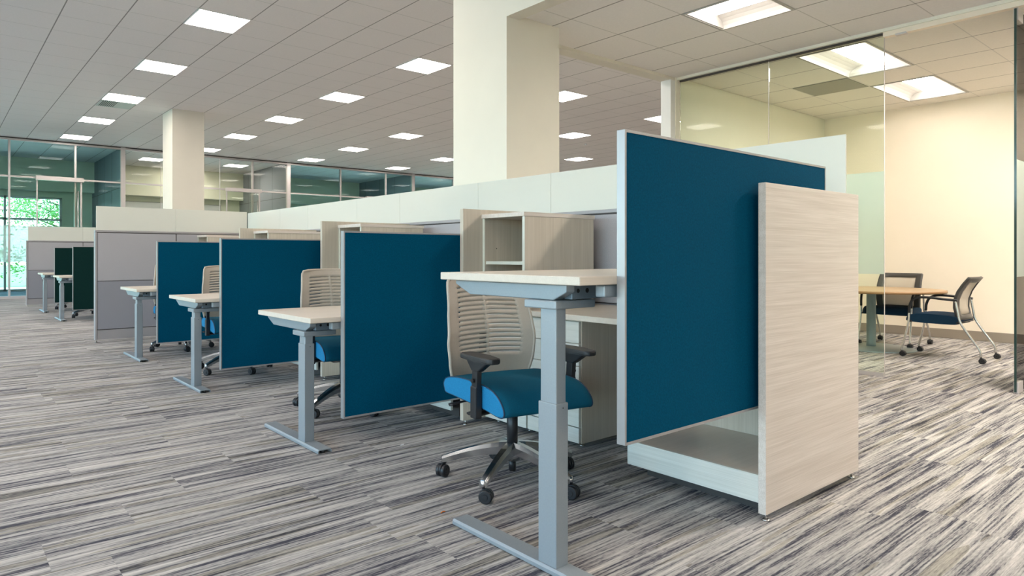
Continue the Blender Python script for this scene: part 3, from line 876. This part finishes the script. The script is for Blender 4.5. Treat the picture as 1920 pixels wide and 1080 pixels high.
def guest_chair(loc, rz, label):
    t = thing('guest_chair', label, 'chair', loc, rz, 'mesh back meeting chairs')
    # seat
    bm = bmesh.new(); prof = spline([(.20, .368, 0), (.218, .40, 0), (.18, .432, 0), (0, .448, 0), (-.15, .444, 0), (-.215, .42, 0), (-.238, .385, 0), (-.21, .358, 0), (0, .350, 0), (.17, .352, 0), (.20, .368, 0)], 4)[:-1]
    rings = []
    for x, s in ((-.232, .90), (-.226, .96), (-.21, 1), (-.1, 1), (0, 1), (.1, 1), (.21, 1), (.226, .96), (.232, .90)):
        rings.append([(x, p[0] * s, .40 + (p[1] - .40) * s) for p in prof])
    ring_loft(bm, rings); obj('seat', bm, 'navy', t)
    # back: curved frame with mesh
    def cb(z): return .235 - .055 * math.sin((z - .40) / .42 * PI) + .085 * ((z - .40) / .42) ** 1.6
    def pt(u, z, dy=0): return Vector((u * (.215 + .01 * math.sin((z - .4) / .42 * PI)), cb(z) - .035 * u * u + dy, z))
    bm = bmesh.new(); zs = [.40, .425, .45, .52, .60, .68, .745, .775, .80, .82]; us = [-1, -.93, -.80, -.72, -.5, -.25, 0, .25, .5, .72, .80, .93, 1]
    G = [[bm.verts.new(pt(u, z)) for u in us] for z in zs]
    for i in range(len(zs) - 1):
        for j in range(len(us) - 1):
            if 2 <= i <= 6 and 3 <= j <= 8: continue
            f_ = bm.faces.new((G[i][j], G[i][j+1], G[i+1][j+1], G[i+1][j])); f_.smooth = True
    o = obj('back_frame', bm, 'chair_frame', t); md = o.modifiers.new('thick', 'SOLIDIFY'); md.thickness = .022; md.offset = 0
    bm = bmesh.new(); zs = [.445, .52, .60, .68, .745, .78]; us = [-.80, -.5, -.25, 0, .25, .5, .80]
    G = [[bm.verts.new(pt(u, z, -.002)) for u in us] for z in zs]
    for i in range(len(zs) - 1):
        for j in range(len(us) - 1):
            f_ = bm.faces.new((G[i][j], G[i][j+1], G[i+1][j+1], G[i+1][j])); f_.smooth = True
    o = obj('back_mesh', bm, 'mesh', t); md = o.modifiers.new('thick', 'SOLIDIFY'); md.thickness = .003; md.offset = 0
    for sx in (-1, 1):
        # front leg
        fx, fy, rx, ry = sx * .255, -.285, sx * .255, .285
        bm = bmesh.new(); tube(bm, spline([(sx * .25, -.20, .46), (sx * .25, -.205, .36), (sx * .252, -.235, .20), (sx * .255, -.262, .09), (sx * .255, -.265, .055)], 4), .0105, 12)
        obj('leg', bm, 'tube', t)
        bm = bmesh.new(); tube(bm, spline([(sx * .25, .185, .60), (sx * .25, .205, .48), (sx * .25, .225, .38), (sx * .252, .30, .25), (sx * .255, .375, .13), (sx * .255, .385, .055)], 4), .0105, 12)
        obj('leg', bm, 'tube', t)
        for yy in (-.265, .385):
            bm = bmesh.new(); caster_bm(bm, sx * .255, yy, PI / 2 if yy > 0 else PI / 2, r=.027, z_top=.07); obj('caster', bm, 'black', t)
        bm = bmesh.new(); tube(bm, spline([(sx * .25, -.20, .45), (sx * .252, -.195, .52), (sx * .256, -.165, .585), (sx * .262, -.10, .612), (sx * .266, .0, .612), (sx * .262, .10, .602), (sx * .25, .20, .595)], 5), .0125, 10, flat=1.0)
        obj('armrest', bm, 'black', t)
    bm = bmesh.new(); tube(bm, [(-.25, -.19, .365), (.25, -.19, .365)], .010, 10); tube(bm, [(-.25, .20, .375), (.25, .20, .375)], .010, 10)
    obj('seat_rail', bm, 'black', t)
    return t
guest_chair((8.18, 2.225, 0), R(180), 'mesh back meeting chair seen from its side, right of the round table')
guest_chair((8.82, 2.865, 0), R(-90), 'mesh back meeting chair facing the viewer across the round table')

# ------------------------------------------------------------------ glazed offices behind the open plan
posts = [-5.22, -.66, 3.90, 8.49, 13.08, 17.66]
extra = {-5.22: [.0], -.66: [2.09, 3.47], 3.90: [3.47], 8.49: [1.77, 3.47], 13.08: [1.77, 3.47]}
butt = {3.90: [.94, 2.52]}
ZS = ZC - .012
for k in range(5):
    x0, x1 = posts[k], posts[k + 1]
    lab = ['glazed office front left of the frame', 'teal glazed office front at the far left, trees beyond', 'lit glazed office front behind the far column',
           'teal glazed office front in the middle of the far wall', 'teal glazed office front beside the near column'][k]
    w = sroot('window_%d' % (k + 4), label=lab)
    bm = bmesh.new()
    box(bm, x0 - .055, x0 + .055, YB - .05, YB + .05, 0, ZS)
    if k == 4: box(bm, x1 - .055, x1 + .055, YB - .05, YB + .05, 0, ZS)
    ms = [x0 + e_ for e_ in extra[x0] if e_ > 0]
    for mx in ms: box(bm, mx - .022, mx + .022, YB - .04, YB + .04, .07, ZS - .05)
    box(bm, x0 + .055, x1 - .055, YB - .04, YB + .04, ZS - .06, ZS - .015)
    box(bm, x0 + .055, x1 - .055, YB - .035, YB + .035, 2.885, 2.925)
    box(bm, x0 + .055, x1 - .055, YB - .04, YB + .04, 0, .07)
    obj('window_frame', bm, 'alu', w)
    B('top_reveal', 'reveal', w, x0, x1, YB - .045, YB + .045, ZS - .015, ZS + .010)
    gm = 'glass_office' if k == 2 else 'glass_teal'
    js = [x0 + .055] + ms + [x1 - .055]
    for a, b_ in zip(js[:-1], js[1:]):
        B('pane', gm, w, a, b_, YB - .005, YB + .005, .07, 2.885)
        B('pane', gm, w, a, b_, YB - .005, YB + .005, 2.925, ZS - .06)
    for q in butt.get(x0, []):
        B('glass_joint', 'white', w, x0 + q - .006, x0 + q + .006, YB - .008, YB + .008, 2.925, ZS - .06)
        B('glass_joint', 'white', w, x0 + q - .006, x0 + q + .006, YB - .008, YB + .008, .07, 2.885)
    B('frosted_band', 'band', w, x0 + .055, x1 - .055, YB - .0065, YB + .0065, .876, 1.74)
# sliding doors on the storefront
for k, (xa, xb, lab) in enumerate(((1.96, 2.98, 'sliding glass door of the far left office, under its track box'), (6.56, 7.60, 'sliding glass door of the lit office, under its track box'),
                                   (11.15, 12.15, 'sliding glass door of the middle office'))):
    d = sroot('door_%d' % (k + 2), (0, 0, 0), lab)
    B('track_box', 'alu', d, xa, xb, YB - .16, YB - .052, 2.845, 2.945)
    bm = bmesh.new(); box(bm, xb - .075, xb - .035, YB - .11, YB - .075, .02, 2.84); box(bm, xa + .01, xa + .04, YB - .11, YB - .075, .02, 2.84)
    box(bm, xa + .04, xb - .075, YB - .11, YB - .075, .02, .09)
    obj('door_frame', bm, 'alu', d)
    bm = bmesh.new(); cyl(bm, (xb - .13, YB - .15, .5), (xb - .13, YB - .15, 2.62), .014, n=12)
    obj('door_handle', bm, 'tube', d)
    B('door_leaf', 'glass_office', d, xa + .04, xb - .075, YB - .097, YB - .089, .09, 2.84)
YO = 22.4
struct(B('ceiling_offices', 'ceil', None, XL, 17.7, YB + .02, YO + .2, ZC - .015, ZC + .02))
for k, x in enumerate(posts[1:]):
    bm = bmesh.new(); box(bm, x - .05, x + .05, YB + .052, YO, 0, ZC - .016)
    wl_ = struct(obj('wall_office_%d' % (k + 1), bm, 'grey_wall'))
    bm = bmesh.new()
    for s in (-1, 1):
        for yy in (19.6, 20.6, 21.6): box(bm, x + s * .051 - .001, x + s * .051 + .001, yy - .004, yy + .004, 0, ZC - .02)
        box(bm, x + s * .051 - .001, x + s * .051 + .001, YB + .06, YO, 2.78, 2.79)
    obj('panel_joint', bm, 'reveal', wl_)
wins = [(-4.6, -1.2), (-.45, 3.05), (4.35, 7.80), (8.95, 12.3), (13.5, 17.0)]
bm = bmesh.new(); xs = [XL] + [a for w_ in wins for a in w_] + [17.7]
for a, b_ in zip(xs[::2], xs[1::2]): box(bm, a, b_, YO, YO + .2, 0, ZC)
for a, b_ in wins: box(bm, a, b_, YO, YO + .2, 2.74, ZC)
box(bm, XL, 17.7, YO - .35, YO, 2.90, ZC - .016)
struct(obj('wall_far', bm, 'office_wall'))
for k, (a, b_) in enumerate(wins):
    w = sroot('window_%d' % (k + 9), label='exterior window at the back of office number %s from the left' % ['one', 'two', 'three', 'four', 'five'][k])
    bm = bmesh.new(); m3 = [a + .03, a + (b_ - a) * .37, b_ - .03] if k != 1 else [a + .03, 1.63, b_ - .03]
    for x in m3: box(bm, x - .03, x + .03, YO + .05, YO + .15, 0, 2.74)
    for z in (.03, 2.08, 2.71): box(bm, a, b_, YO + .05, YO + .15, z - .03, z + .03)
    obj('window_frame', bm, 'alu', w)
    B('pane', 'glass_win', w, a, b_, YO + .095, YO + .105, .06, 2.68)
    pl = bpy.data.lights.new('window_portal', 'AREA'); pl.shape = 'RECTANGLE'; pl.size = b_ - a; pl.size_y = 2.6; pl.cycles.is_portal = True
    po = bpy.data.objects.new('window_portal', pl); COL.objects.link(po); po.location = ((a + b_) / 2, YO + .12, 1.4); po.rotation_euler = (R(-90), 0, 0)
bl = B('window_blind', 'white', None, 4.40, 7.76, YO + .02, YO + .03, 2.30, 2.72); tag(bl, 'pale roller blind partly lowered in the lit office window', 'blind')
for q, (x, y) in enumerate(((5.03, 20.25), (7.45, 20.1), (6.40, 21.55))):
    dup(first, (x, y, ZC - .016), 0, ['lit ceiling panel inside the lit office, left one beside the far column', 'lit ceiling panel inside the lit office, right one', 'lit ceiling panel inside the lit office, deepest one'][q], 'lit office ceiling lights')

# outside
struct(B('ground_outside', 'grass', None, -40, 60, 22.7, 90, -.3, -.15)).name = 'floor_outside'
struct(B('floor_terrace_bounce', 'white', None, -6, 18, YO + .2, YO + 3.4, -.14, -.02))  # outside ledge, widened and whitened to bounce sun onto the office ceilings
def tree(loc, h, r, label, seed, nl=9000):
    rnd = random.Random(seed)
    t = thing('tree', label, 'tree', loc, 0, 'leafy trees outside the far windows')
    bm = bmesh.new(); brs = []
    tube(bm, spline([(0, 0, 0), (.08, .03, h * .25), (-.05, .05, h * .5), (.05, 0, h * .8)], 4), [.14 - .008 * i for i in range(13)], 8)
    for k in range(16):
        a = rnd.uniform(0, 2 * PI); z = h * rnd.uniform(.15, .75); L = r * rnd.uniform(.6, 1.05)
        e = (math.cos(a) * L, math.sin(a) * L, z + rnd.uniform(.1, .9)); brs.append(((0, 0, z), e))
        tube(bm, spline([(0, 0, z), (e[0] * .5, e[1] * .5, z + .35), e], 3), [.05, .045, .04, .03, .025, .02, .012], 6)
    obj('trunk', bm, 'bark', t)
    bm = bmesh.new()
    cl = []
    for k in range(70):
        b_ = rnd.choice(brs); u = rnd.uniform(.3, 1.1)
        cl.append((b_[1][0] * u + rnd.gauss(0, .3), b_[1][1] * u + rnd.gauss(0, .3), b_[0][2] + (b_[1][2] - b_[0][2]) * u + rnd.gauss(0, .3), rnd.uniform(.25, .55)))
    for k in range(nl):
        c = rnd.choice(cl); s = rnd.uniform(.035, .075)
        p = Vector((rnd.gauss(c[0], c[3] * .6), rnd.gauss(c[1], c[3] * .6), max(.1, rnd.gauss(c[2], c[3] * .45))))
        u = Vector((rnd.gauss(0, 1), rnd.gauss(0, 1), rnd.gauss(0, .5))).normalized(); v_ = u.cross(Vector((rnd.gauss(0, 1), rnd.gauss(0, 1), 1))).normalized()
        bm.faces.new([bm.verts.new(p - u * s), bm.verts.new(p + v_ * s * .5), bm.verts.new(p + u * s), bm.verts.new(p - v_ * s * .5)])
    obj('foliage', bm, 'leaf', t)
tree((.7, 27.4, -.15), 5.0, 1.7, 'leafy green tree filling the window of the far left office', 1)
tree((4.4, 30.2, -.15), 5.6, 2.0, 'leafy green tree behind the right side of the far left window', 2)
tree((-4.2, 29.0, -.15), 5.4, 2.1, 'leafy green tree at the left side of the far left window', 3)
tree((9.6, 27.4, -.15), 4.6, 1.8, 'leafy green tree outside the lit office window', 4)

# ------------------------------------------------------------------ bits on the carpet
def scrap(pts, m, loc, label):
    bm = bmesh.new(); tube(bm, spline(pts, 4), .0022, 6); tag(obj('scrap', bm, m, None, loc), label, 'scrap')
scrap([(0, 0, .003), (.012, .004, .005), (.026, 0, .003)], 'blue_scrap', (4.03, .40, 0), 'tiny bright blue plastic scrap on the carpet at far right')
scrap([(0, 0, .003), (.012, .004, .004), (.022, .002, .003)], 'orange_scrap', (1.62, 2.10, 0), 'tiny orange scrap on the carpet by the near desk foot')
scrap([(0, 0, .003), (.014, .002, .004), (.024, .004, .003)], 'white_scrap', (2.02, 2.98, 0), 'tiny white scrap on the carpet before the second blue screen')
